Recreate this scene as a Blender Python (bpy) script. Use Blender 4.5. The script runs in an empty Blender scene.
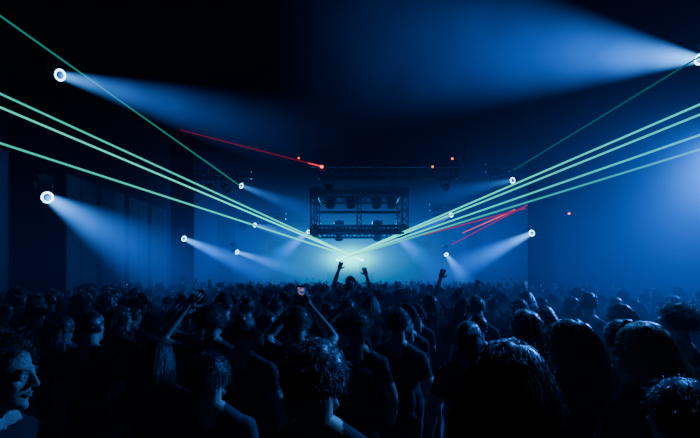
import bpy, bmesh, math, random
from mathutils import Vector, Matrix, noise
V=Vector
random.seed(7)
scene=bpy.context.scene
COL=scene.collection

# ------------------------------------------------------------------ materials
def mnode(nt,op,a,b=None):
    n=nt.nodes.new('ShaderNodeMath'); n.operation=op
    for i,s in enumerate((a,b)):
        if s is None: continue
        if isinstance(s,(int,float)): n.inputs[i].default_value=s
        else: nt.links.new(s,n.inputs[i])
    return n.outputs[0]

def pbr(name,col,rough=.7,metal=0,var=.25,scale=8,bump=0,spec=.5):
    m=bpy.data.materials.new(name); m.use_nodes=True
    nt=m.node_tree; b=nt.nodes['Principled BSDF']
    b.inputs['Roughness'].default_value=rough; b.inputs['Metallic'].default_value=metal
    b.inputs['Specular IOR Level'].default_value=spec
    tc=nt.nodes.new('ShaderNodeTexCoord'); nz=nt.nodes.new('ShaderNodeTexNoise')
    nz.inputs['Scale'].default_value=scale; nz.inputs['Detail'].default_value=4
    nt.links.new(tc.outputs['Object'],nz.inputs['Vector'])
    cr=nt.nodes.new('ShaderNodeValToRGB')
    cr.color_ramp.elements[0].position=.3; cr.color_ramp.elements[1].position=.7
    cr.color_ramp.elements[0].color=(*[c*(1-var) for c in col],1)
    cr.color_ramp.elements[1].color=(*[min(1,c*(1+var)) for c in col],1)
    nt.links.new(nz.outputs['Fac'],cr.inputs['Fac']); nt.links.new(cr.outputs['Color'],b.inputs['Base Color'])
    if bump:
        bp=nt.nodes.new('ShaderNodeBump'); bp.inputs['Strength'].default_value=bump; bp.inputs['Distance'].default_value=.02
        nt.links.new(nz.outputs['Fac'],bp.inputs['Height']); nt.links.new(bp.outputs['Normal'],b.inputs['Normal'])
    return m

def emis(name,col,s):
    m=bpy.data.materials.new(name); m.use_nodes=True; nt=m.node_tree; nt.nodes.clear()
    o=nt.nodes.new('ShaderNodeOutputMaterial'); e=nt.nodes.new('ShaderNodeEmission')
    e.inputs['Color'].default_value=(*col,1); e.inputs['Strength'].default_value=s
    nt.links.new(e.outputs[0],o.inputs['Surface']); return m

M_skin=pbr('skin',(.46,.29,.22),.55,var=.08,spec=.35)
M_skin2=pbr('skin_dark',(.24,.14,.09),.55,var=.08,spec=.35)
M_lip=pbr('lips',(.40,.17,.14),.5,var=.05)
M_eye=pbr('eye_white',(.7,.7,.7),.3,var=.02)
M_iris=pbr('iris',(.03,.02,.015),.2,var=.02)
M_hairD=pbr('hair_dark',(.022,.016,.012),.42,var=.3)
M_hairB=pbr('hair_brown',(.08,.05,.03),.42,var=.3)
M_hairL=pbr('hair_blond',(.34,.25,.15),.45,var=.3)
M_sh=[pbr('shirt_black',(.014,.014,.016),.85,bump=.3,spec=.15),pbr('shirt_navy',(.02,.028,.05),.85,bump=.3,spec=.15),
      pbr('shirt_grey',(.05,.05,.055),.85,bump=.3,spec=.15),pbr('shirt_white',(.3,.3,.31),.85,bump=.3,spec=.2)]
M_jean=pbr('jeans',(.03,.035,.05),.9,bump=.3)
M_shoe=pbr('shoe',(.03,.03,.03),.6)
M_metal=pbr('black_metal',(.02,.02,.025),.5,.5)
M_alu=pbr('truss_metal',(.10,.105,.12),.45,.6)
M_body=pbr('fixture_plastic',(.03,.03,.033),.45)
M_ring=emis('lamp_ring',(.30,.70,1.0),9)
M_lens=emis('lamp_lens',(.01,.05,.3),.5)
M_rdot=emis('red_lamp',(1,.05,.03),5)
M_odot=emis('amber_lamp',(1,.22,.06),2.5)

# ------------------------------------------------------------------ mesh helpers
def new_obj(name,mesh,parent=None):
    o=bpy.data.objects.new(name,mesh); COL.objects.link(o)
    if parent: o.parent=parent
    return o
def mesh_from(name,vs,fs,mi,mats,smooth=True):
    me=bpy.data.meshes.new(name); me.from_pydata([tuple(v) for v in vs],[],fs)
    for m in mats: me.materials.append(m)
    me.polygons.foreach_set('material_index',mi)
    me.polygons.foreach_set('use_smooth',[smooth]*len(fs)); me.update(); return me

class Build:
    def __init__(s): s.v=[]; s.f=[]; s.m=[]
    def add(s,vs,fs,mi,M=None):
        b=len(s.v)
        s.v+= [M@V(v) for v in vs] if M else [V(v) for v in vs]
        s.f+=[tuple(i+b for i in f) for f in fs]
        s.m+= [mi]*len(fs) if isinstance(mi,int) else list(mi)
    def addbm(s,bm,mi,M=None):
        bm.verts.ensure_lookup_table(); bm.verts.index_update()
        s.add([v.co.copy() for v in bm.verts],[tuple(v.index for v in f.verts) for f in bm.faces],mi,M); bm.free()
    def box(s,c,d,mi=0,bev=0,M=None):
        bm=bmesh.new(); bmesh.ops.create_cube(bm,size=1,matrix=Matrix.Translation(c)@Matrix.Diagonal((*d,1)))
        if bev: bmesh.ops.bevel(bm,geom=bm.edges[:],offset=bev,segments=2,affect='EDGES',profile=.7)
        s.addbm(bm,mi,M)
    def tube(s,p0,p1,r0,r1=None,mi=0,seg=8,M=None):
        p0=V(p0);p1=V(p1); r1=r0 if r1 is None else r1
        d=p1-p0; L=d.length
        if L<1e-6: return
        q=d.to_track_quat('Z','Y').to_matrix().to_4x4()
        bm=bmesh.new(); bmesh.ops.create_cone(bm,cap_ends=True,segments=seg,radius1=r0,radius2=r1,depth=L,matrix=Matrix.Translation((p0+p1)/2)@q)
        s.addbm(bm,mi,M)
    def obj(s,name,mats,parent=None,smooth=False):
        return new_obj(name,mesh_from(name,s.v,s.f,s.m,mats,smooth),parent)

def ell(bm,c,r,sub=3,rot=None):
    M=Matrix.Translation(c)
    if rot: M=M@rot
    bmesh.ops.create_icosphere(bm,subdivisions=sub,radius=1,matrix=M@Matrix.Diagonal((*r,1)))
def cap(bm,p0,p1,r0,r1,sub=2):
    p0=V(p0);p1=V(p1); d=p1-p0
    q=d.to_track_quat('Z','Y').to_matrix().to_4x4()
    bmesh.ops.create_cone(bm,cap_ends=True,segments=16,radius1=r0,radius2=r1,depth=d.length,matrix=Matrix.Translation((p0+p1)/2)@q)
    ell(bm,p0,(r0,)*3,sub); ell(bm,p1,(r1,)*3,sub)
def fuse(bm,voxel,it=4,fac=.5):
    me=bpy.data.meshes.new('t'); bm.to_mesh(me); bm.free()
    o=bpy.data.objects.new('t',me); COL.objects.link(o)
    r=o.modifiers.new('r','REMESH'); r.mode='VOXEL'; r.voxel_size=voxel
    if it:
        s=o.modifiers.new('s','SMOOTH'); s.factor=fac; s.iterations=it
    dg=bpy.context.evaluated_depsgraph_get(); dg.update()
    e=o.evaluated_get(dg).to_mesh()
    vs=[v.co.copy() for v in e.vertices]; fs=[tuple(p.vertices) for p in e.polygons]
    o.evaluated_get(dg).to_mesh_clear()
    bpy.data.objects.remove(o); bpy.data.meshes.remove(me)
    return vs,fs

# ------------------------------------------------------------------ people
_hc={}
def head_geo(vox):
    if vox in _hc: return _hc[vox]
    bm=bmesh.new()
    ell(bm,(0,-.012,.025),(.075,.095,.088)); ell(bm,(0,.03,-.02),(.062,.060,.085))
    ell(bm,(0,.035,-.07),(.047,.050,.042)); ell(bm,(0,.072,-.094),(.020,.018,.016))
    for s in (-1,1):
        ell(bm,(s*.040,.060,-.020),(.021,.02,.018)); ell(bm,(s*.011,.099,-.026),(.008,.010,.007))
        ell(bm,(s*.076,-.010,-.002),(.009,.019,.030),rot=Matrix.Rotation(s*.35,4,'Z'))
        cap(bm,(s*.038,.078,.021),(s*.006,.087,.022),.008,.008)
        cap(bm,(s*.05,.02,-.075),(0,.068,-.095),.016,.014)
    cap(bm,(0,.086,.018),(0,.108,-.022),.007,.0105)
    cap(bm,(0,-.02,-.05),(0,-.03,-.20),.053,.062)
    _hc[vox]=fuse(bm,vox,2,.35); return _hc[vox]
_fc=[]
def face_bits():
    if _fc: return _fc
    bm=bmesh.new()
    for s in (-1,1): cap(bm,(s*.021,.083,-.053),(s*.004,.0925,-.0505),.0035,.0055)
    l1=fuse(bm,.0022,1,.4)
    bm=bmesh.new(); cap(bm,(-.018,.084,-.0545),(0,.0915,-.0605),.0035,.0060); cap(bm,(.018,.084,-.0545),(0,.0915,-.0605),.0035,.0060)
    l2=fuse(bm,.0022,1,.4)
    bm=bmesh.new()
    for s in (-1,1):
        for sg,rr in ((.0065,.003),(-.0055,.0024)):
            prev=None
            for k in range(7):
                a=math.pi*k/6; p=V((s*.031+.0135*math.cos(a),.0833-.004*abs(math.cos(a))**2,.002+sg*math.sin(a)))
                if prev is not None: cap(bm,prev,p,rr,rr,1)
                prev=p
    l3=fuse(bm,.0018,1,.4)
    bm=bmesh.new()
    for s in (-1,1):
        cap(bm,(s*.014,.0925,.022),(s*.032,.0885,.027),.0035,.0032,1); cap(bm,(s*.032,.0885,.027),(s*.047,.0765,.022),.0032,.0015,1)
    l4=fuse(bm,.002,1,.3)
    _fc.extend([l1,l2,l3,l4]); return _fc

SK_C=V((0,-.012,.025)); SK_R=V((.075,.095,.088))
def push_out(p,k):
    q=V(((p.x-SK_C.x)/(SK_R.x*k),(p.y-SK_C.y)/(SK_R.y*k),(p.z-SK_C.z)/(SK_R.z*k)))
    l=q.length
    if l<1: 
        q=q/max(l,1e-4)
        return V((SK_C.x+q.x*SK_R.x*k,SK_C.y+q.y*SK_R.y*k,SK_C.z+q.z*SK_R.z*k))
    return p
def on_scalp(d):
    t=max(0,min(1,(d.y+.25)/1.05)); return d.z>-.55+1.15*t
def hair(B,M,kind,n,rad,mi,rng,vol=1.0):
    bm=bmesh.new(); bmesh.ops.create_icosphere(bm,subdivisions=4,radius=1)
    bmesh.ops.delete(bm,geom=[f for f in bm.faces if not on_scalp(f.calc_center_median())],context='FACES')
    th={'buzz':.04,'short':.10,'curly':.16,'long':.13,'bun':.08,'pony':.08,'cap':.1}[kind]*vol
    off=rng.random()*50
    for v in bm.verts:
        d=v.co.copy(); k=1.03+th*(1+ (.8*noise.noise(d*5+V((off,0,0))) if kind!='cap' else 0))
        v.co=V((SK_C.x+d.x*SK_R.x*k,SK_C.y+d.y*SK_R.y*k,SK_C.z+d.z*SK_R.z*k))
    B.addbm(bm,mi if kind!='cap' else 2,M)
    if kind=='cap':
        bm=bmesh.new(); bmesh.ops.create_cone(bm,cap_ends=True,segments=20,radius1=.075,radius2=.07,depth=.008,
            matrix=Matrix.Translation((0,.085,.055))@Matrix.Rotation(-.15,4,'X')@Matrix.Diagonal((.95,1.0,1,1))); B.addbm(bm,2,M); n=n//3
    if kind=='bun':
        bm=bmesh.new(); ell(bm,(0,-.09,.095),(.036,.036,.034),3)
        for v in bm.verts: v.co+= (v.co-V((0,-.09,.095)))*.35*noise.noise(v.co*60)
        B.addbm(bm,mi,M)
    steps={'buzz':2,'short':4,'curly':8,'long':15,'bun':6,'pony':12,'cap':5}[kind]
    L={'buzz':.012,'short':.040,'curly':.065,'long':.36,'bun':.12,'pony':.34,'cap':.05}[kind]
    i=0
    while i<n:
        d=V((rng.gauss(0,1),rng.gauss(0,1),rng.gauss(0,1))).normalized()
        if not on_scalp(d): continue
        if kind=='cap' and d.z>.1: continue
        i+=1
        k=1.02+th*.8
        p=V((SK_C.x+d.x*SK_R.x*k,SK_C.y+d.y*SK_R.y*k,SK_C.z+d.z*SK_R.z*k))
        down=V((.9*d.x,-.35,-.9+.6*max(0,d.z)))
        vel=d.copy() if kind=='curly' else ((d*.55+V((rng.gauss(0,.3),-.3,-.2))).normalized() if kind in('short','buzz','cap') else (d*.15+down).normalized())
        st=L*(.6+.6*rng.random())/steps
        curl=V((rng.gauss(0,1),rng.gauss(0,1),rng.gauss(0,1)))*.25
        pts=[p.copy()]
        ph=rng.random()*6
        for s in range(steps):
            if kind in('short','buzz','cap'): fld=V((0,-.25,-.5))+curl*1.2
            elif kind=='curly': fld=curl+V((math.sin(ph+s*1.9),math.cos(ph+s*2.3),math.sin(ph*2+s*2.1)))*.9+V((0,0,-.12))
            elif kind=='long': fld=V((.10*(1 if p.x>0 else -1) if p.z>.03 else -.15*p.x/.1*(1 if p.z<-.1 else 0),-.45 if p.z>-.05 else .05,-1.0))+curl*.35+V((math.sin(ph+s*.9),math.cos(ph+s*1.1),0))*.22*(1+.8*(vol>1))
            else:
                tgt=V((0,-.10,.06 if kind=='pony' else .09))
                fld=(tgt-p).normalized()*1.2 if (p-tgt).length>.03 and s<6 else V((0,-.25,-1))+curl*.5
            vel=(vel*.5+fld*.5).normalized()
            p=push_out(p+vel*st,1.02+th*(.7+.6*(i%7)/7)); pts.append(p.copy())
        vs=[];fs=[]
        for a,pt in enumerate(pts):
            t=(pts[min(a+1,len(pts)-1)]-pts[max(a-1,0)])
            t=t.normalized() if t.length>1e-6 else V((0,0,1))
            u=t.orthogonal().normalized(); w=t.cross(u); r=rad*(1-.75*a/len(pts))
            for j in range(3):
                an=j*2.0944; vs.append(pt+(u*math.cos(an)+w*math.sin(an))*r)
            if a:
                b=(a-1)*3
                for j in range(3): fs.append((b+j,b+(j+1)%3,b+3+(j+1)%3,b+3+j))
        B.add(vs,fs,mi,M)

_hand={}
def hand_geo(curl,vox):
    k=(curl,vox)
    if k in _hand: return _hand[k]
    bm=bmesh.new()
    ell(bm,(0,0,.045),(.040,.016,.050)); cap(bm,(0,0,-.03),(0,0,.02),.026,.024)
    for j,(x,l) in enumerate(((.031,.072),(.010,.080),(-.011,.074),(-.030,.058))):
        p=V((x,0,.078)); ang=curl*(.25+.05*j); sp=x*2.2
        for k2,(fl,r) in enumerate(((.45,.0092),(.30,.0085),(.25,.0075))):
            d=V((math.sin(sp)*math.cos(ang),math.sin(ang),math.cos(ang)*math.cos(sp)))
            q=p+d*l*fl*1.05; cap(bm,p,q,r,r*.92); p=q; ang+=curl*.65
    p=V((.030,.004,.025))
    for d,l,r in ((V((.75,.3,.6)),.040,.012),(V((.45,.35+curl*.2,.85)),.032,.0095)):
        q=p+d.normalized()*l; cap(bm,p,q,r*1.08,r); p=q
    _hand[k]=fuse(bm,vox,2,.4); return _hand[k]

POSE={'down':((.245,-.03,1.16),(.255,.07,.93)),'front':((.225,.04,1.17),(.12,.26,1.20)),
 'up':((.31,.06,1.65),(.23,.10,1.88)),'bent':((.40,.10,1.50),(.30,.20,1.72)),'film':((.24,.20,1.52),(.06,.30,1.74)),
 'wave':((.36,.08,1.60),(.46,.12,1.82)),'overhead':((.34,.10,1.56),(.13,.14,1.74))}
def person_mesh(name,hairk='short',haircol=0,shirt=0,armL='down',armR='down',yaw=0,pitch=0,tilt=0,skin=0,fine=False,sleeve=False,seed=1,build=1.0,curl=.6,nh=None,phone=False,vol=1.0):
    rng=random.Random(seed); B=Build()
    aL=POSE[armL] if isinstance(armL,str) else armL; aR=POSE[armR] if isinstance(armR,str) else armR
    bm=bmesh.new()
    ell(bm,(0,0,1.29),(.160*build,.105,.17)); ell(bm,(0,0,1.10),(.142*build,.100,.18)); ell(bm,(0,-.01,.95),(.162*build,.118,.13))
    cap(bm,(-.13,-.005,1.405),(.13,-.005,1.405),.062,.062)
    segs=[]
    for s,(e,w) in ((-1,aL),(1,aR)):
        sh=V((s*.165*build,-.005,1.40)); e=V((s*e[0],e[1],e[2])); w=V((s*w[0],w[1],w[2]))
        cap(bm,(s*.02,-.015,1.50),(s*.12,-.01,1.43),.05,.05)
        cap(bm,sh,sh+(e-sh)*.45,.060,.053); cap(bm,sh+(e-sh)*.4,e,.052,.041)
        cap(bm,e,e+(w-e)*.35,.041,.042); cap(bm,e+(w-e)*.35,w,.041,.027)
        segs.append((sh,e,w,s))
        cap(bm,(s*.088,-.005,.90),(s*.10,.012,.50),.088,.058); cap(bm,(s*.10,.0,.47),(s*.105,-.02,.30),.056,.055)
        cap(bm,(s*.105,-.02,.30),(s*.105,-.02,.09),.052,.040)
        ell(bm,(s*.11,.035,.042),(.045,.13,.042))
    vs,fs=fuse(bm,.012 if fine else .018,5,.5)
    mi=[]
    for f in fs:
        c=V((0,0,0))
        for i in f: c+=vs[i]
        c/=len(f); m=2
        if c.z<.085: m=5
        elif c.z<.93: m=4
        elif c.z>1.475 and abs(c.x)<.075: m=0
        for sh,e,w,s in segs:
            d=w-e; t=(c-e).dot(d)/d.length_squared; 
            if t>-.15 and (c-(e+d*max(0,min(1,t)))).length<.062 and c.x*s>.02: m=2 if (sleeve and t<.95) else 0
            d=e-sh; t=(c-sh).dot(d)/d.length_squared
            if .55<t<1.1 and (c-(sh+d*t)).length<.062 and c.x*s>.1: m=2 if sleeve else 0
        mi.append(m)
    o=V((seed*3.1,0,0))
    for v_i,v in enumerate(vs):
        if .2<v.z<1.45:
            a=noise.noise(V((v.x*5,v.y*5,v.z*14))+o)*.008
            r=V((v.x,v.y,0)); 
            if r.length>.02: vs[v_i]=v+r.normalized()*a
    B.add(vs,fs,mi)
    HM=Matrix.Translation((0,.012,1.635))@Matrix.Rotation(yaw,4,'Z')@Matrix.Rotation(pitch,4,'X')@Matrix.Rotation(tilt,4,'Y')
    hv,hf=head_geo(.0042 if fine else .009); B.add(hv,hf,0,HM)
    for s in (-1,1):
        bm=bmesh.new(); ell(bm,(s*.031,.0745,.002),(.0125,.0125,.0125),2); B.addbm(bm,1,HM)
        bm=bmesh.new(); ell(bm,(s*.031,.0840,.002),(.0055,.0042,.0055),2); B.addbm(bm,6,HM)
    fb=face_bits()
    if fine: B.add(*fb[0],7,HM); B.add(*fb[1],7,HM); B.add(*fb[2],0,HM); B.add(*fb[3],3,HM)
    hair(B,HM,hairk,nh or (1300 if fine else 170),.0013 if fine else .0035,3,rng,vol)
    for sh,e,w,s in segs:
        d=(w-e).normalized(); gv,gf=hand_geo(curl,.004 if fine else .006)
        y=V((0,1,0)) if abs(d.y)<.9 else V((0,0,1))
        if d.z<-.2: y=V((-s,0,0))
        y=(y-d*y.dot(d)).normalized(); x=y.cross(d)
        if d.z<-.2: pass
        elif x.x*s>0: x=-x
        R=Matrix((x,y,d)).transposed().to_4x4()
        B.add(gv,gf,0,Matrix.Translation(w+d*.012)@R)
    mats=[(M_skin,M_skin2)[skin],M_eye,M_sh[shirt],(M_hairD,M_hairB,M_hairL)[haircol],M_jean,M_shoe,M_iris,M_lip]
    if phone:
        c=V((0,.335,1.82)); B.box(c,(.074,.009,.150),8,.003); 
        B.add([c+V((x,-.006,z)) for x,z in ((-.030,-.06),(.030,-.06),(.030,.06),(-.030,.06))],[(0,1,2,3)],9)
        mats+= [M_body,M_screen]
    return mesh_from(name,B.v,B.f,B.m,mats)

def screen_mat():
    m=bpy.data.materials.new('phone_screen'); m.use_nodes=True; nt=m.node_tree; nt.nodes.clear()
    o=nt.nodes.new('ShaderNodeOutputMaterial'); e=nt.nodes.new('ShaderNodeEmission'); e.inputs['Strength'].default_value=.8
    tc=nt.nodes.new('ShaderNodeTexCoord'); nz=nt.nodes.new('ShaderNodeTexNoise'); nz.inputs['Scale'].default_value=30
    cr=nt.nodes.new('ShaderNodeValToRGB'); cr.color_ramp.elements[0].color=(.01,.08,.35,1); cr.color_ramp.elements[1].color=(1,.45,.25,1)
    cr.color_ramp.elements[0].position=.45; cr.color_ramp.elements[1].position=.65
    nt.links.new(tc.outputs['Object'],nz.inputs['Vector']); nt.links.new(nz.outputs['Fac'],cr.inputs['Fac'])
    nt.links.new(cr.outputs['Color'],e.inputs['Color']); nt.links.new(e.outputs[0],o.inputs['Surface']); return m
M_screen=screen_mat()

heroes=[]
def hero(x,y,top,rot=0,**kw):
    me=person_mesh('concert_goer',fine=kw.pop('fine',True),seed=len(heroes)+11,**kw)
    o=new_obj('concert_goer',me); s=top/1.76
    o.location=(x,y,0); o.rotation_euler=(0,0,rot); o.scale=(s,s,s); heroes.append((x,y)); return o

hero(-1.12,1.50,1.77,rot=-1.45,hairk='curly',haircol=1,shirt=0,yaw=-.0,pitch=-.10)
hero(-1.06,2.6,1.62,hairk='long',haircol=0,shirt=0)
hero(-.10,1.42,1.765,rot=.05,hairk='short',haircol=0,shirt=0,yaw=-.25,vol=1.3)
hero(.385,1.14,1.79,rot=-.2,hairk='long',haircol=0,shirt=0,yaw=-.2,nh=2600,vol=1.7)
hero(.93,1.32,1.67,hairk='short',haircol=0,shirt=0)
hero(1.07,2.3,1.75,rot=.5,hairk='long',haircol=1,shirt=0,yaw=.25,nh=1600,vol=1.2)
hero(1.27,2.05,1.76,rot=.55,hairk='long',haircol=2,shirt=1,yaw=.1,armR=((.37,.03,1.26),(.30,.08,1.53)),armL='front',nh=1500)
hero(2.08,3.0,1.79,rot=.4,hairk='curly',haircol=1,shirt=0)
hero(-.36,3.2,1.76,hairk='short',haircol=1,shirt=0,armL='film',armR='film',phone=True,skin=0)
hero(-1.02,3.5,1.74,rot=.1,hairk='curly',haircol=1,shirt=1,armL=((.40,.06,1.50),(.22,.12,1.74)),armR='down')
hero(-.68,3.0,1.72,hairk='bun',haircol=0,shirt=1)
hero(.04,3.1,1.74,rot=.2,hairk='curly',haircol=0,shirt=0)
hero(.32,3.3,1.75,rot=-.1,hairk='short',haircol=0,shirt=0,yaw=.4)
hero(-.62,2.1,1.62,hairk='short',haircol=0,shirt=1)
hero(.75,3.0,1.68,hairk='pony',haircol=0,shirt=0)
hero(0.01,9.0,1.99,hairk='short',haircol=0,shirt=0,armL=((.28,.05,1.62),(.20,.06,1.86)),armR=((.34,.05,1.52),(.27,.06,1.76)),fine=False)
hero(2.45,8.6,1.74,hairk='short',haircol=0,shirt=0,armL='bent',armR='down',fine=False)

var=[]
spec=[('short',0,0,'down','down',0),('curly',1,1,'front','down',.2),('long',0,0,'down','front',-.2),('bun',1,2,'down','down',0),
      ('cap',0,0,'front','front',.3),('long',1,1,'down','down',.3),('short',1,0,'down','front',-.4),('buzz',0,0,'down','down',.1),
      ('pony',0,1,'front','down',0),('short',0,2,'up','down',0),('curly',0,0,'up','up',.1),('short',1,0,'down','wave',-.2),('long',0,0,'film','film',0)]
for i,(h,hc,sh,a,b,yw) in enumerate(spec):
    var.append(person_mesh('crowd_figure_%d'%i,hairk=h,haircol=hc,shirt=sh,armL=a,armR=b,yaw=yw,seed=100+i,skin=i%3==2,phone=(i==12)))
crowd=bpy.data.objects.new('crowd',None); COL.objects.link(crowd)
rng=random.Random(5)
y=2.75; n=0
while y<32.3:
    half=min(9.2 if y<26 else 8.5, .80*y+1.2); sp=.60 if y<9 else (.68 if y<16 else .85)
    x=-half+rng.random()*.3
    while x<half:
        px=x+rng.uniform(-.1,.1); py=y+rng.uniform(-.13,.13)
        x+=sp
        if any((px-a)**2+(py-b)**2<.27 for a,b in heroes): continue
        if any(abs(px-cx)<.8 and abs(py-cy)<.8 for cx,cy in ((-7.9,12),(7.9,9),(-8.5,24),(8.5,21),(-8.7,33),(8.7,33))): continue
        k=rng.choice(range(9)) if rng.random()>(.035 if y>5 else 0) else rng.choice((9,10,11,12,9,11))
        s=rng.gauss(.965,.035); s=max(.90,min(1.03,s))
        if y<4: s=min(s,.985)
        o=new_obj('crowd_member',var[k],crowd); o.location=(px,py,0); o.scale=(s,s,s); o.rotation_euler=(0,0,rng.uniform(-.45,.45)); n+=1
    y+=.62 if y<9 else (.8 if y<18 else 1.1)
print('crowd',n)

# ------------------------------------------------------------------ room
M_floor=pbr('concrete_floor',(.04,.04,.045),.45,scale=2,bump=.2)
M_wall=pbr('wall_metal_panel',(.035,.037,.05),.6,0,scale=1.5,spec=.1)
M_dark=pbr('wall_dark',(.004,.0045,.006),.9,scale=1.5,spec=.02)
M_ceil=pbr('ceiling_black',(.0015,.0015,.002),.95,scale=2,spec=0)
b=Build(); b.box((0,16,-.1),(23,52,.2)); b.obj('floor',[M_floor])
b=Build(); b.box((0,16,10.3),(23,52,.2))
for yy in range(-6,42,6): b.box((0,yy,10.05),(22,.25,.3),0,.01)
for xx in (-7,-3.5,0,3.5,7): b.box((xx,16,10.12),(.12,50,.16),0,.01)
b.obj('ceiling',[M_ceil])
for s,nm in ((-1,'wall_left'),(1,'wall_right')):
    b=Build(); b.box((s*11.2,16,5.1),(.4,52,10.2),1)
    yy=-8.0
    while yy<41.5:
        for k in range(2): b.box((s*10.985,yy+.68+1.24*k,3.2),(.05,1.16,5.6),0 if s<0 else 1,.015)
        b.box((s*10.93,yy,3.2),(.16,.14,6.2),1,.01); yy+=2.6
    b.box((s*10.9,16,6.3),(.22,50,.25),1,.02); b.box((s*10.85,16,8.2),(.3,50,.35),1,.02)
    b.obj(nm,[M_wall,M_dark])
b=Build(); b.box((0,41.8,5.1),(23,.4,10.2))
for k in range(-10,11,2): b.box((k,41.55,5),(.12,.1,10),0,.01)
b.obj('wall_back',[M_dark])
b=Build(); b.box((0,-9.8,5.1),(23,.4,10.2)); b.obj('wall_entrance',[M_dark])
def column(x,y):
    b=Build(); b.box((x,y,5),(.10,.86,10),0,.01); b.box((x,y-.40,5),(.9,.07,10),0,.01); b.box((x,y+.40,5),(.9,.07,10),0,.01)
    b.box((x,y,.03),(1.2,1.2,.06),0,.01); b.box((x,y,.7),(.92,.9,1.4),0,.02); b.box((x,y,9.6),(1.1,1.1,.3),0,.02)
    b.obj('steel_column',[M_dark])
for x,y in ((-7.9,12),(-8.5,24),(-8.7,33),(8.5,21),(8.7,33),(7.9,9),(-7.9,0),(7.9,-2)): column(x,y)

# ------------------------------------------------------------------ trusses
def truss(b,p0,p1,w=.3,r=.025,d=.011,mi=0,seg=6):
    p0=V(p0);p1=V(p1); t=(p1-p0); L=t.length; t.normalize()
    u=V((0,0,1)) if abs(t.z)<.9 else V((0,1,0)); s=t.cross(u).normalized(); u=s.cross(t)
    c=[(s*a+u*e)*w/2 for a,e in ((-1,-1),(1,-1),(1,1),(-1,1))]
    for k in c: b.tube(p0+k,p1+k,r,mi=mi,seg=seg)
    n=max(2,int(L/w/1.1)); 
    for i in range(n):
        a=p0+t*L*i/n; e=p0+t*L*(i+1)/n
        for j in range(4):
            k0,k1=c[j],c[(j+1)%4]
            if i%2: k0,k1=k1,k0
            b.tube(a+k0,e+k1,d,mi=mi,seg=4)
    for a in (p0,p1):
        for j in range(4): b.tube(a+c[j],a+c[(j+1)%4],r,mi=mi,seg=4)
def hang(b,pts,top=10.2):
    for p in pts: b.tube(p,(p[0],p[1],top),.012,mi=1,seg=5)

b=Build(); X0,X1,Z0,Z1,Y0,Y1=-1.80,2.72,4.36,6.24,23.6,26.0
for z in (Z0,Z1):
    w=.36
    truss(b,(X0,Y0,z),(X1,Y0,z),w,.055,.032); truss(b,(X0,Y1,z),(X1,Y1,z),w,.045,.028); truss(b,(X0,Y0,z),(X0,Y1,z),w,.045,.028); truss(b,(X1,Y0,z),(X1,Y1,z),w,.045,.028)
for x in (X0,X1):
    for yq in (Y0,Y1): truss(b,(x,yq,Z0),(x,yq,Z1),.3,.045,.025)
truss(b,(.46,Y0,Z0),(.46,Y0,Z1),.2,.035)
b.box((.46,Y0+.45,6.30),(4.6,.08,.42),1,.02); b.box((.46,Y0+.45,4.36),(4.4,.08,.24),1,.02); b.box((.46,Y0+.5,5.30),(4.3,.10,.14),1,.01)
b.box((.46,24.8,Z1+.22),(4.4,2.3,.05),1)
hang(b,[(x,yq,Z1) for x in (X0+.5,X1-.5) for yq in (Y0,Y1)])
b.obj('lighting_truss_cube',[M_alu,M_metal])
def bar(nm,p0,p1,cab=True,w=.35,mt=None):
    b=Build(); truss(b,p0,p1,w,.04,.022); p0=V(p0);p1=V(p1)
    if cab: hang(b,[tuple(p0.lerp(p1,.15)),tuple(p0.lerp(p1,.85))])
    b.obj(nm,[mt or M_alu,M_metal])
bar('lighting_truss',(-8.5,24.8,7.35),(-5.2,24.8,7.35)); bar('lighting_truss',(-7.6,31.5,6.05),(-4.3,31.5,6.05))
bar('lighting_truss',(6.3,21.9,7.05),(8.9,21.9,7.05)); bar('lighting_truss',(5.0,29.5,6.35),(7.6,29.5,6.35))
bar('lighting_truss',(-1.3,20,6.35),(4.5,20,6.35)); bar('lighting_truss',(-5,34.5,5.9),(5,34.5,5.9))
b=Build()
b.box((1.6,21.4,7.35),(6.6,.3,.7),0,.03); b.box((1.6,21.1,6.95),(6.7,.12,.12),0,.01)
for k in range(8): b.box((-1.6+k*.92,21.2,7.35),(.08,.12,.7),0,.01)
for s,x in ((-1,-1.9),(1,5.1)): b.tube((x,21.4,7.1),(x+s*.35,21.4,10.1),.06)
b.obj('hanging_gantry',[M_metal])

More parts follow.
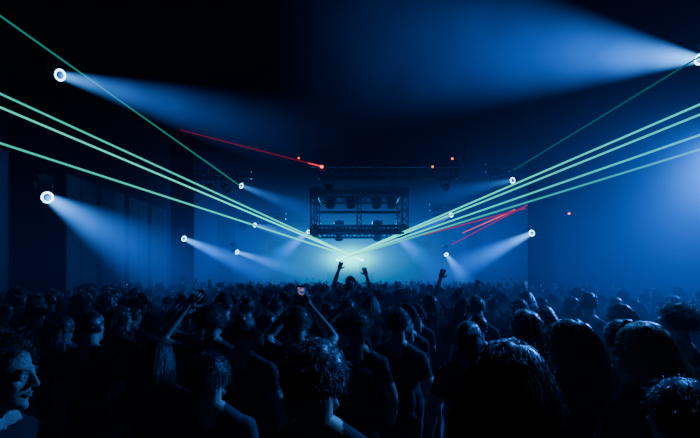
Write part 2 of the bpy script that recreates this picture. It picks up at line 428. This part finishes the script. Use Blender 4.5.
# ------------------------------------------------------------------ moving head lights
def fixture(pos,aim,mount=None,lit=True,rr=.115,name='moving_head_light',sc=1.0):
    pos=V(pos); aim=V(aim); d=(aim-pos).normalized(); b=Build()
    q=d.to_track_quat('Z','Y').to_matrix().to_4x4(); H=Matrix.Translation(pos)@q@Matrix.Scale(sc,4)
    prof=[(0,-.46),(.07,-.46),(.10,-.43),(.115,-.36),(.13,-.24),(.13,-.20),(.115,-.18),(.125,-.10),(.15,-.04),(.158,-.01),(.158,.012),(.14,.012),(.14,-.012)]
    sg=24; vs=[];fs=[]
    for r,z in prof:
        for j in range(sg): a=j*2*math.pi/sg; vs.append((r*math.cos(a),r*math.sin(a),z))
    for i in range(len(prof)-1):
        for j in range(sg): fs.append((i*sg+j,i*sg+(j+1)%sg,(i+1)*sg+(j+1)%sg,(i+1)*sg+j))
    b.add(vs,fs,0,H)
    for k in range(6): 
        a=k*math.pi/3; b.box((.125*math.cos(a),.125*math.sin(a),-.30),(.02,.02,.16),0,M=H)
    vs=[(0,0,.0)]+[(rr*.66*math.cos(a*2*math.pi/sg),rr*.66*math.sin(a*2*math.pi/sg),-.004) for a in range(sg)]
    b.add(vs,[(0,1+a,1+(a+1)%sg) for a in range(sg)],2 if lit else 0,H)
    vs=[];fs=[]
    for a in range(sg):
        for k in range(8):
            an=a*2*math.pi/sg; t=k*math.pi/4; r=rr+.024*math.cos(t); vs.append((r*math.cos(an),r*math.sin(an),.010+.016*math.sin(t)))
    for a in range(sg):
        for k in range(8): fs.append((a*8+k,((a+1)%sg)*8+k,((a+1)%sg)*8+(k+1)%8,a*8+(k+1)%8))
    b.add(vs,fs,1 if lit else 0,H)
    c=pos-d*.22*sc; side=d.cross(V((0,0,1))).normalized(); top=c+V((0,0,.30*sc))
    for s in (-1,1):
        b.tube(c+side*s*.12*sc,c+side*s*.19*sc,.035*sc); b.tube(c+side*s*.18*sc,top+side*s*.18*sc,.028*sc,seg=6)
    b.tube(top-side*.2*sc,top+side*.2*sc,.032*sc,seg=6)
    Rz=Matrix.Translation(top+V((0,0,.10*sc)))@Matrix.Rotation(math.atan2(side.y,side.x),4,'Z')
    b.box((0,0,0),(.36*sc,.26*sc,.13*sc),0,.015,Rz)
    t2=top+V((0,0,.16*sc)); m=V(mount) if mount else t2+V((0,0,.3))
    if (m-t2).length>.05: b.tube(t2,m,.022)
    b.tube(t2+V((0,0,.02))-side*.05,t2+V((0,0,.02))+side*.05,.04)
    return b.obj(name,[M_body,M_ring,M_lens],smooth=False)

# ------------------------------------------------------------------ emissive cones with the light shafts painted into their volume
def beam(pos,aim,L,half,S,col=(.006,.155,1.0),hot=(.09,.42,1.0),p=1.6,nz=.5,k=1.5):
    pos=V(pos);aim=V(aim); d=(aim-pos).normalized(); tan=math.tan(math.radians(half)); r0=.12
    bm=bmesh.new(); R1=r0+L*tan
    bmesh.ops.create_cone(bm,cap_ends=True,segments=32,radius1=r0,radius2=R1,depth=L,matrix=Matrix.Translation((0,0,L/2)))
    me=bpy.data.meshes.new('emissive_shaft'); bm.to_mesh(me); bm.free()
    m=bpy.data.materials.new('shaft_glow'); m.use_nodes=True; nt=m.node_tree; nt.nodes.clear()
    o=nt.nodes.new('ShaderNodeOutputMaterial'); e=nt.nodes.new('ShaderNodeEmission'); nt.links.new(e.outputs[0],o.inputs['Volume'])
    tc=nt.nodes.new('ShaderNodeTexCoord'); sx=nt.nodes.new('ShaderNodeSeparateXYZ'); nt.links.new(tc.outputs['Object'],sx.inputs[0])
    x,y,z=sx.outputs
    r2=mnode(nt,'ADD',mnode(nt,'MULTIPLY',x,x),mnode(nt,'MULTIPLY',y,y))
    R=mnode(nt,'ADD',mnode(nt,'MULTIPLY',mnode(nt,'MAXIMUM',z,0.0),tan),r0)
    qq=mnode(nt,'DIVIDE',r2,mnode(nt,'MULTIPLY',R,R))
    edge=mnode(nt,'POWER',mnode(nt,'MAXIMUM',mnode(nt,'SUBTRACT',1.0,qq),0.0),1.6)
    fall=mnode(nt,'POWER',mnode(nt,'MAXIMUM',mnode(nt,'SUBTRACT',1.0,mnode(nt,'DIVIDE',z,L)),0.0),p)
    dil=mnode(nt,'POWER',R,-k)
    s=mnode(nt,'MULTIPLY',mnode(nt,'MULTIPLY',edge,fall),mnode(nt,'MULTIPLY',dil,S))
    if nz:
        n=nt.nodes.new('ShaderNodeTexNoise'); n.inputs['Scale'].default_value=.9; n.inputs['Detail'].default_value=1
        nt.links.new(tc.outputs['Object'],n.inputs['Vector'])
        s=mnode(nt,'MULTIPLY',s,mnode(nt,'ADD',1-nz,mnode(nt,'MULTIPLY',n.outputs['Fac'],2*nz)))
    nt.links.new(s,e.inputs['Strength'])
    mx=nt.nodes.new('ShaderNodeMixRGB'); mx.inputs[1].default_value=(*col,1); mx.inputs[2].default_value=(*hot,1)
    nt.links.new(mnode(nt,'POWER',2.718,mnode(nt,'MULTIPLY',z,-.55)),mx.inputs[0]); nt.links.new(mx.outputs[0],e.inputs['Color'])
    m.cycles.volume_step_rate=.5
    me.materials.append(m); ob=new_obj('emissive_shaft',me)
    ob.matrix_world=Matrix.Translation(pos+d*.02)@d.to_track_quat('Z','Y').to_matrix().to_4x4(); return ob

def spot(pos,aim,W,deg,col=(.02,.18,1)):
    l=bpy.data.lights.new('stage_or_fill_spot','SPOT'); l.energy=W; l.color=col; l.spot_size=math.radians(deg); l.spot_blend=.6; l.shadow_soft_size=.1
    o=bpy.data.objects.new('stage_or_fill_spot',l); COL.objects.link(o); pos=V(pos);aim=V(aim); d=(aim-pos).normalized()
    o.location=pos+d*.06; o.rotation_euler=d.to_track_quat('-Z','Y').to_euler()

F=[
 ((-6.93,11.3,6.80),(-.9,8.5,4.43),(-7.5,11.6,7.3),8.5,5.5,.28),
 ((-7.17,11.2,3.86),(-2.7,8,1.9),(-7.5,11.6,4.4),7.5,8,.50),
 ((-8.18,23.3,3.89),(-2.4,19,1.7),(-8.3,23.6,4.5),9,6,.55),
 ((-6.69,28,3.49),(-2.1,25,2.1),(-6.8,28,10.1),8,6,.42),
 ((7.81,20.3,3.88),(2.9,17,1.8),(8.1,20.6,4.5),9,7,.62),
 ((7.50,21.8,6.45),(1.1,18,4.6),(7.5,21.9,6.9),9,6,.10),
 ((6.27,29.3,5.85),(1.6,24,3.6),(6.3,29.5,6.2),10,6,.2),
 ((6.2,30.5,3.47),(7.0,28,1.6),(6.2,30.5,10.1),5,12,.5),
 ((-5.66,24.6,6.75),(0,21,4.2),(-5.66,24.8,7.2),9,6,.16),
 ((-6.3,31.3,5.45),(-1.5,27,4.0),(-6.3,31.5,5.9),9,8,.25),
 ((-3.0,34.3,5.3),(-5.5,28,2.2),(-3.0,34.5,5.8),9,8,.5),
 ((3.0,34.3,5.3),(5.5,28,2.2),(3.0,34.5,5.8),9,8,.5),
 ((8.88,12.0,7.50),(1.0,9.7,6.75),(8.88,12,10.1),11,12,1.0),
 ((6.2,7.4,4.05),(1.15,2.6,1.55),(7.5,8.6,4.9),7.2,14,1.1),
]
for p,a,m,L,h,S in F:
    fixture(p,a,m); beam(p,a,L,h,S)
spot(F[1][0],F[1][1],400,40); spot(F[2][0],F[2][1],500,50); spot(F[4][0],F[4][1],500,50)
spot(F[13][0],(1.2,2.4,1.5),3600,68,(.03,.22,1))
fixture((3.6,5.0,6.2),(1.3,2.4,1.7),(3.6,5.0,10.1)); spot((3.6,5.0,6.2),(1.35,2.4,1.7),2600,32,(.04,.26,1))  # off-view fixture and spot added to rim the heads at right
for x,t,W in ((-.9,(-2.5,5,1.6),450),(4.0,(2.5,4,1.6),450)):
    fixture((x,19.8,5.75),t,(x,20,6.2),lit=False); spot((x,19.8,5.75),t,W,48)  # spots added at unlit truss fixtures to rim the crowd
spot((-.4,19.7,5.5),(.46,23.8,5.4),130,75,(.03,.25,1))  # added wash without a fixture, brightens the truss cube
spot((-4.2,21.5,5.0),(-7,24.8,7.2),170,60,(.03,.22,1)); spot((4.6,18.8,5.2),(7.6,21.9,6.9),130,60,(.03,.22,1))  # added fill spots, no fixtures, to bring out the side trusses
spot((-3.5,28.5,5.0),(-6,31.5,6.0),90,70,(.03,.25,1)); spot((4.0,26.5,5.0),(6.3,29.5,6.2),90,70,(.03,.25,1))  # same kind of added fill for the rear trusses, no fixtures
spot((-8.0,24.2,7.0),(-11,22,3),900,70,(.05,.1,1))
spot((-8.6,12.0,7.0),(-11,19,3),600,60,(.05,.1,1))
for x,yq,z in ((-1.0,23.9,5.6),(.05,23.9,5.6),(1.35,23.9,5.6),(2.1,23.9,5.6),(-.6,25.8,4.1),(1.5,25.8,4.1)):
    fixture((x,yq,z),(x+.1,yq-1.2,z-2),(x,yq,z+.75),lit=False,sc=1.5)
for x in (-8.0,-7.2,-6.4): fixture((x,24.6,6.55),(x+1,22,5),(x,24.8,7.2),lit=False,sc=1.4)
for x in (-7.1,-5.6,-4.7): fixture((x,31.3,5.3),(x+1,29,4),(x,31.5,5.9),lit=False,sc=1.4)
for x in (6.7,8.3): fixture((x,21.8,6.25),(x-1,19,5),(x,21.9,6.9),lit=False,sc=1.4)
for x in (5.4,7.2): fixture((x,29.3,5.6),(x-1,27,4),(x,29.5,6.2),lit=False,sc=1.4)

# ------------------------------------------------------------------ lasers
def laser_mat(col,S,boost):
    m=bpy.data.materials.new('laser_tube_glow'); m.use_nodes=True; nt=m.node_tree; nt.nodes.clear()
    o=nt.nodes.new('ShaderNodeOutputMaterial'); e=nt.nodes.new('ShaderNodeEmission'); e.inputs['Color'].default_value=(*col,1)
    tc=nt.nodes.new('ShaderNodeTexCoord'); sx=nt.nodes.new('ShaderNodeSeparateXYZ'); nt.links.new(tc.outputs['Object'],sx.inputs[0])
    dist=mnode(nt,'SUBTRACT',34.0,sx.outputs[1])     # ray glow is painted on the tube, brighter towards the stage
    g=mnode(nt,'POWER',2.718,mnode(nt,'MULTIPLY',dist,-.10))
    nt.links.new(mnode(nt,'ADD',S,mnode(nt,'MULTIPLY',g,S*boost)),e.inputs['Strength'])
    nt.links.new(e.outputs[0],o.inputs['Surface']); return m
def laser(p0,p1,ext,col,S,r0=.050,r1=.024,nm='green_laser_ray',boost=0):
    p0=V(p0);p1=V(p1); p2=p0+(p1-p0)*ext
    b=Build(); rr=r0+(r1-r0)*ext; b.tube(p0,p2,r0,max(.008,rr),seg=8)
    return b.obj(nm,[laser_mat(col,S,boost)],smooth=True)
G=(.02,.82,.60)
PR=(.86,34,3.24); PL=(-.86,34,3.24)
for z,s in ((5.76,.55),(5.48,.8),(4.74,.55)): laser(PR,(-7.21,10,z),1.45,G,s,boost=6)
for z,s in ((5.54,.7),(5.33,.65),(4.91,.55),(4.61,.32)): laser(PL,(7.21,10,z),1.40,G,s,boost=6)
laser((-5.68,24.6,6.72),(-6.49,9,6.82),1.6,G,.30,.03,.018)
laser((7.5,21.7,6.9),(7.21,10,6.52),1.9,G,.12,.025,.018)
laser((-1.18,19.9,6.64),(-6.1,17,7.27),1.0,(.9,.01,.04),.18,.03,.018,'red_laser_ray')
laser((-1.18,19.9,6.64),(-2.2,19.3,6.77),1.0,(1,.05,.07),1.0,.04,.02,'red_laser_ray')
laser((8.7,22,5.58),(5.6,26,3.8),1.0,(1,.02,.03),.35,.035,.02,'red_laser_ray')
laser((8.3,22.4,5.25),(4.2,27,4.4),1.0,(1,.02,.05),.35,.035,.03,'red_laser_ray')
laser((8.0,22.9,5.25),(6.0,25.2,4.35),1.0,(1,.10,.04),1.0,.045,.02,'red_laser_ray')
def projector(p,nm='laser_projector'):
    b=Build(); x,y,z=p
    b.box((x,y+.2,z),(.36,.34,.22),0,.015); b.box((x,y+.02,z),(.20,.03,.12),1,.005)
    for s in(-1,1): b.box((x+s*.2,y+.2,z+.05),(.02,.10,.26),0,.004)
    b.tube((x,y+.2,z-.1),(x,y+.2,z-.2),.03); b.box((x,y+.2,z-.22),(.3,.3,.04),0,.01)
    b.obj(nm,[M_body,emis('aperture',(.2,1,.8),9)])
projector(PR); projector(PL)
def lamp(p,mat,top,nm,r=.07):
    b=Build(); p=V(p); bm=bmesh.new(); ell(bm,p,(r,r,r),2); b.addbm(bm,1)
    b.tube(p+V((0,0,r*.6)),p+V((0,0,r+.14)),r*.9,r*1.2,0,12); b.tube(p+V((0,0,r+.1)),V(top),.015); b.obj(nm,[M_body,mat])
lamp((-1.18,19.75,6.60),M_rdot,(-1.18,20,6.9),'red_warning_lamp'); lamp((3.45,19.75,6.6),M_odot,(3.45,20,6.9),'red_warning_lamp',.05)
lamp((4.5,20.8,7.2),M_rdot,(4.5,21.2,7.6),'red_warning_lamp',.05); lamp((-2.2,20.3,7.1),M_rdot,(-2.2,20.3,10),'red_warning_lamp',.04)
lamp((8.72,22.05,5.60),M_odot,(8.72,22.1,7.0),'red_warning_lamp',.06)
lamp((10.7,23.1,5.1),M_odot,(10.95,23.1,5.4),'wall_lantern',.06)

# ------------------------------------------------------------------ stage
b=Build(); b.box((0,36.5,.55),(13,6,1.1),0,.02); b.box((0,33.45,.5),(13.1,.05,1.0),1)
for k in range(-6,7): b.box((k,33.4,.5),(.06,.06,1.0),1)
b.obj('stage_platform',[M_dark,M_metal])
b=Build(); b.box((0,35.1,1.7),(3.4,.9,1.15),0,.03); b.box((0,35.05,2.32),(3.6,1.1,.07),1,.015); 
for x in (-1,-.33,.33,1): b.box((x,34.95,2.40),(.42,.42,.09),1,.01); b.tube((x,34.95,2.44),(x,34.95,2.46),.15,mi=1,seg=20)
for x in (-.86,.86): b.box((x,34.25,2.05),(.42,.42,1.94),1,.02)
b.obj('dj_booth',[M_dark,M_metal])
dj=new_obj('dj_performer',person_mesh('dj_performer',hairk='short',shirt=0,armL='front',armR='front',seed=900,pitch=-.3)); dj.location=(0,36.1,1.1); dj.rotation_euler=(0,0,math.pi)
for s in (-1,1):
    b=Build(); x=s*(5.4)
    for j in range(3):
        z=1.1+.62+j*1.18; b.box((x,35+.0,z),(1.1,.9,1.14),0,.03); b.tube((x,34.54,z),(x,34.50,z),.42,mi=1,seg=24); b.tube((x,34.5,z),(x,34.49,z),.3,.1,mi=0,seg=24)
    b.obj('speaker_stack',[M_body,M_metal])

# ------------------------------------------------------------------ air glow painted as emissive blobs + ambient stage light
b=Build(); b.box((0,16,4.9),(21.4,50.4,9.7)); hz=b.obj('haze_glow',[])
m=bpy.data.materials.new('blue_haze_glow'); m.use_nodes=True; nt=m.node_tree; nt.nodes.clear()
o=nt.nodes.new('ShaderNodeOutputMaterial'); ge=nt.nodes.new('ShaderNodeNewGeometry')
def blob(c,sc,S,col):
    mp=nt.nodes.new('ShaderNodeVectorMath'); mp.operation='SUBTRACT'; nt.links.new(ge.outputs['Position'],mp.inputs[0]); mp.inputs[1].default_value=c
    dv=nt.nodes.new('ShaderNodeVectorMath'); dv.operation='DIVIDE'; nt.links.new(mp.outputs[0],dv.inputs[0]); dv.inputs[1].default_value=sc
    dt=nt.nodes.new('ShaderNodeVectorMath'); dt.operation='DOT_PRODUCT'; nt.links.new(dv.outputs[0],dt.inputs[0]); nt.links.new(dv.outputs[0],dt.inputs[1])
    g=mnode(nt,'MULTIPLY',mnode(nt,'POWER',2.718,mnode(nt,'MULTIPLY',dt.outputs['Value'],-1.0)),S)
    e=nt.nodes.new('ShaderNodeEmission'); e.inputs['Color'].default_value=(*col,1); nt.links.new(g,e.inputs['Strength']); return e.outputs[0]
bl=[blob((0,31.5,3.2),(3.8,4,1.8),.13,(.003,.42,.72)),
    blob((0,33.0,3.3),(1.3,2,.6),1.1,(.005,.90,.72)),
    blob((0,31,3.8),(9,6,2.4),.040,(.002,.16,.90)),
    blob((0,37,6.0),(9,3,2.3),.020,(.002,.13,.9)),  # this and next two: glow added behind trusses and columns to silhouette them
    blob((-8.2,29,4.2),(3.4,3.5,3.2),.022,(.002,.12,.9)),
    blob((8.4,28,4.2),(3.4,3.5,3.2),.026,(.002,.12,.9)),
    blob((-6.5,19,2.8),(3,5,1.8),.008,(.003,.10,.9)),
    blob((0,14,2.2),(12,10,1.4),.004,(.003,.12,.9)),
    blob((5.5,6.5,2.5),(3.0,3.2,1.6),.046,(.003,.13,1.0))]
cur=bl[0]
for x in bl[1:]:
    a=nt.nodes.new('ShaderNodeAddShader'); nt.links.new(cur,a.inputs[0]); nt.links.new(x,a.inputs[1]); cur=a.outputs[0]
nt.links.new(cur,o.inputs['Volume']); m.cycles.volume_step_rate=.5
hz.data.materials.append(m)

def area(nm,loc,aim,size,W,col):
    l=bpy.data.lights.new(nm,'AREA'); l.shape='RECTANGLE'; l.size=size[0]; l.size_y=size[1]; l.energy=W; l.color=col
    o=bpy.data.objects.new(nm,l); COL.objects.link(o); o.location=loc; o.rotation_euler=(V(aim)-V(loc)).to_track_quat('-Z','Y').to_euler()
area('stage_wash',(0,34,5.6),(0,18,.0),(9,.8),1000,(.02,.28,1))
w=bpy.data.worlds.new('night'); scene.world=w; w.use_nodes=True
w.node_tree.nodes['Background'].inputs[0].default_value=(.002,.005,.015,1); w.node_tree.nodes['Background'].inputs[1].default_value=.1

# ------------------------------------------------------------------ camera
c=bpy.data.cameras.new('camera'); co=bpy.data.objects.new('camera',c); COL.objects.link(co)
c.sensor_width=36; c.lens=36*473/700; c.shift_y=(278-219)/700; c.clip_start=.05
co.location=(0,0,1.95); co.rotation_euler=(math.pi/2,0,0); scene.camera=co
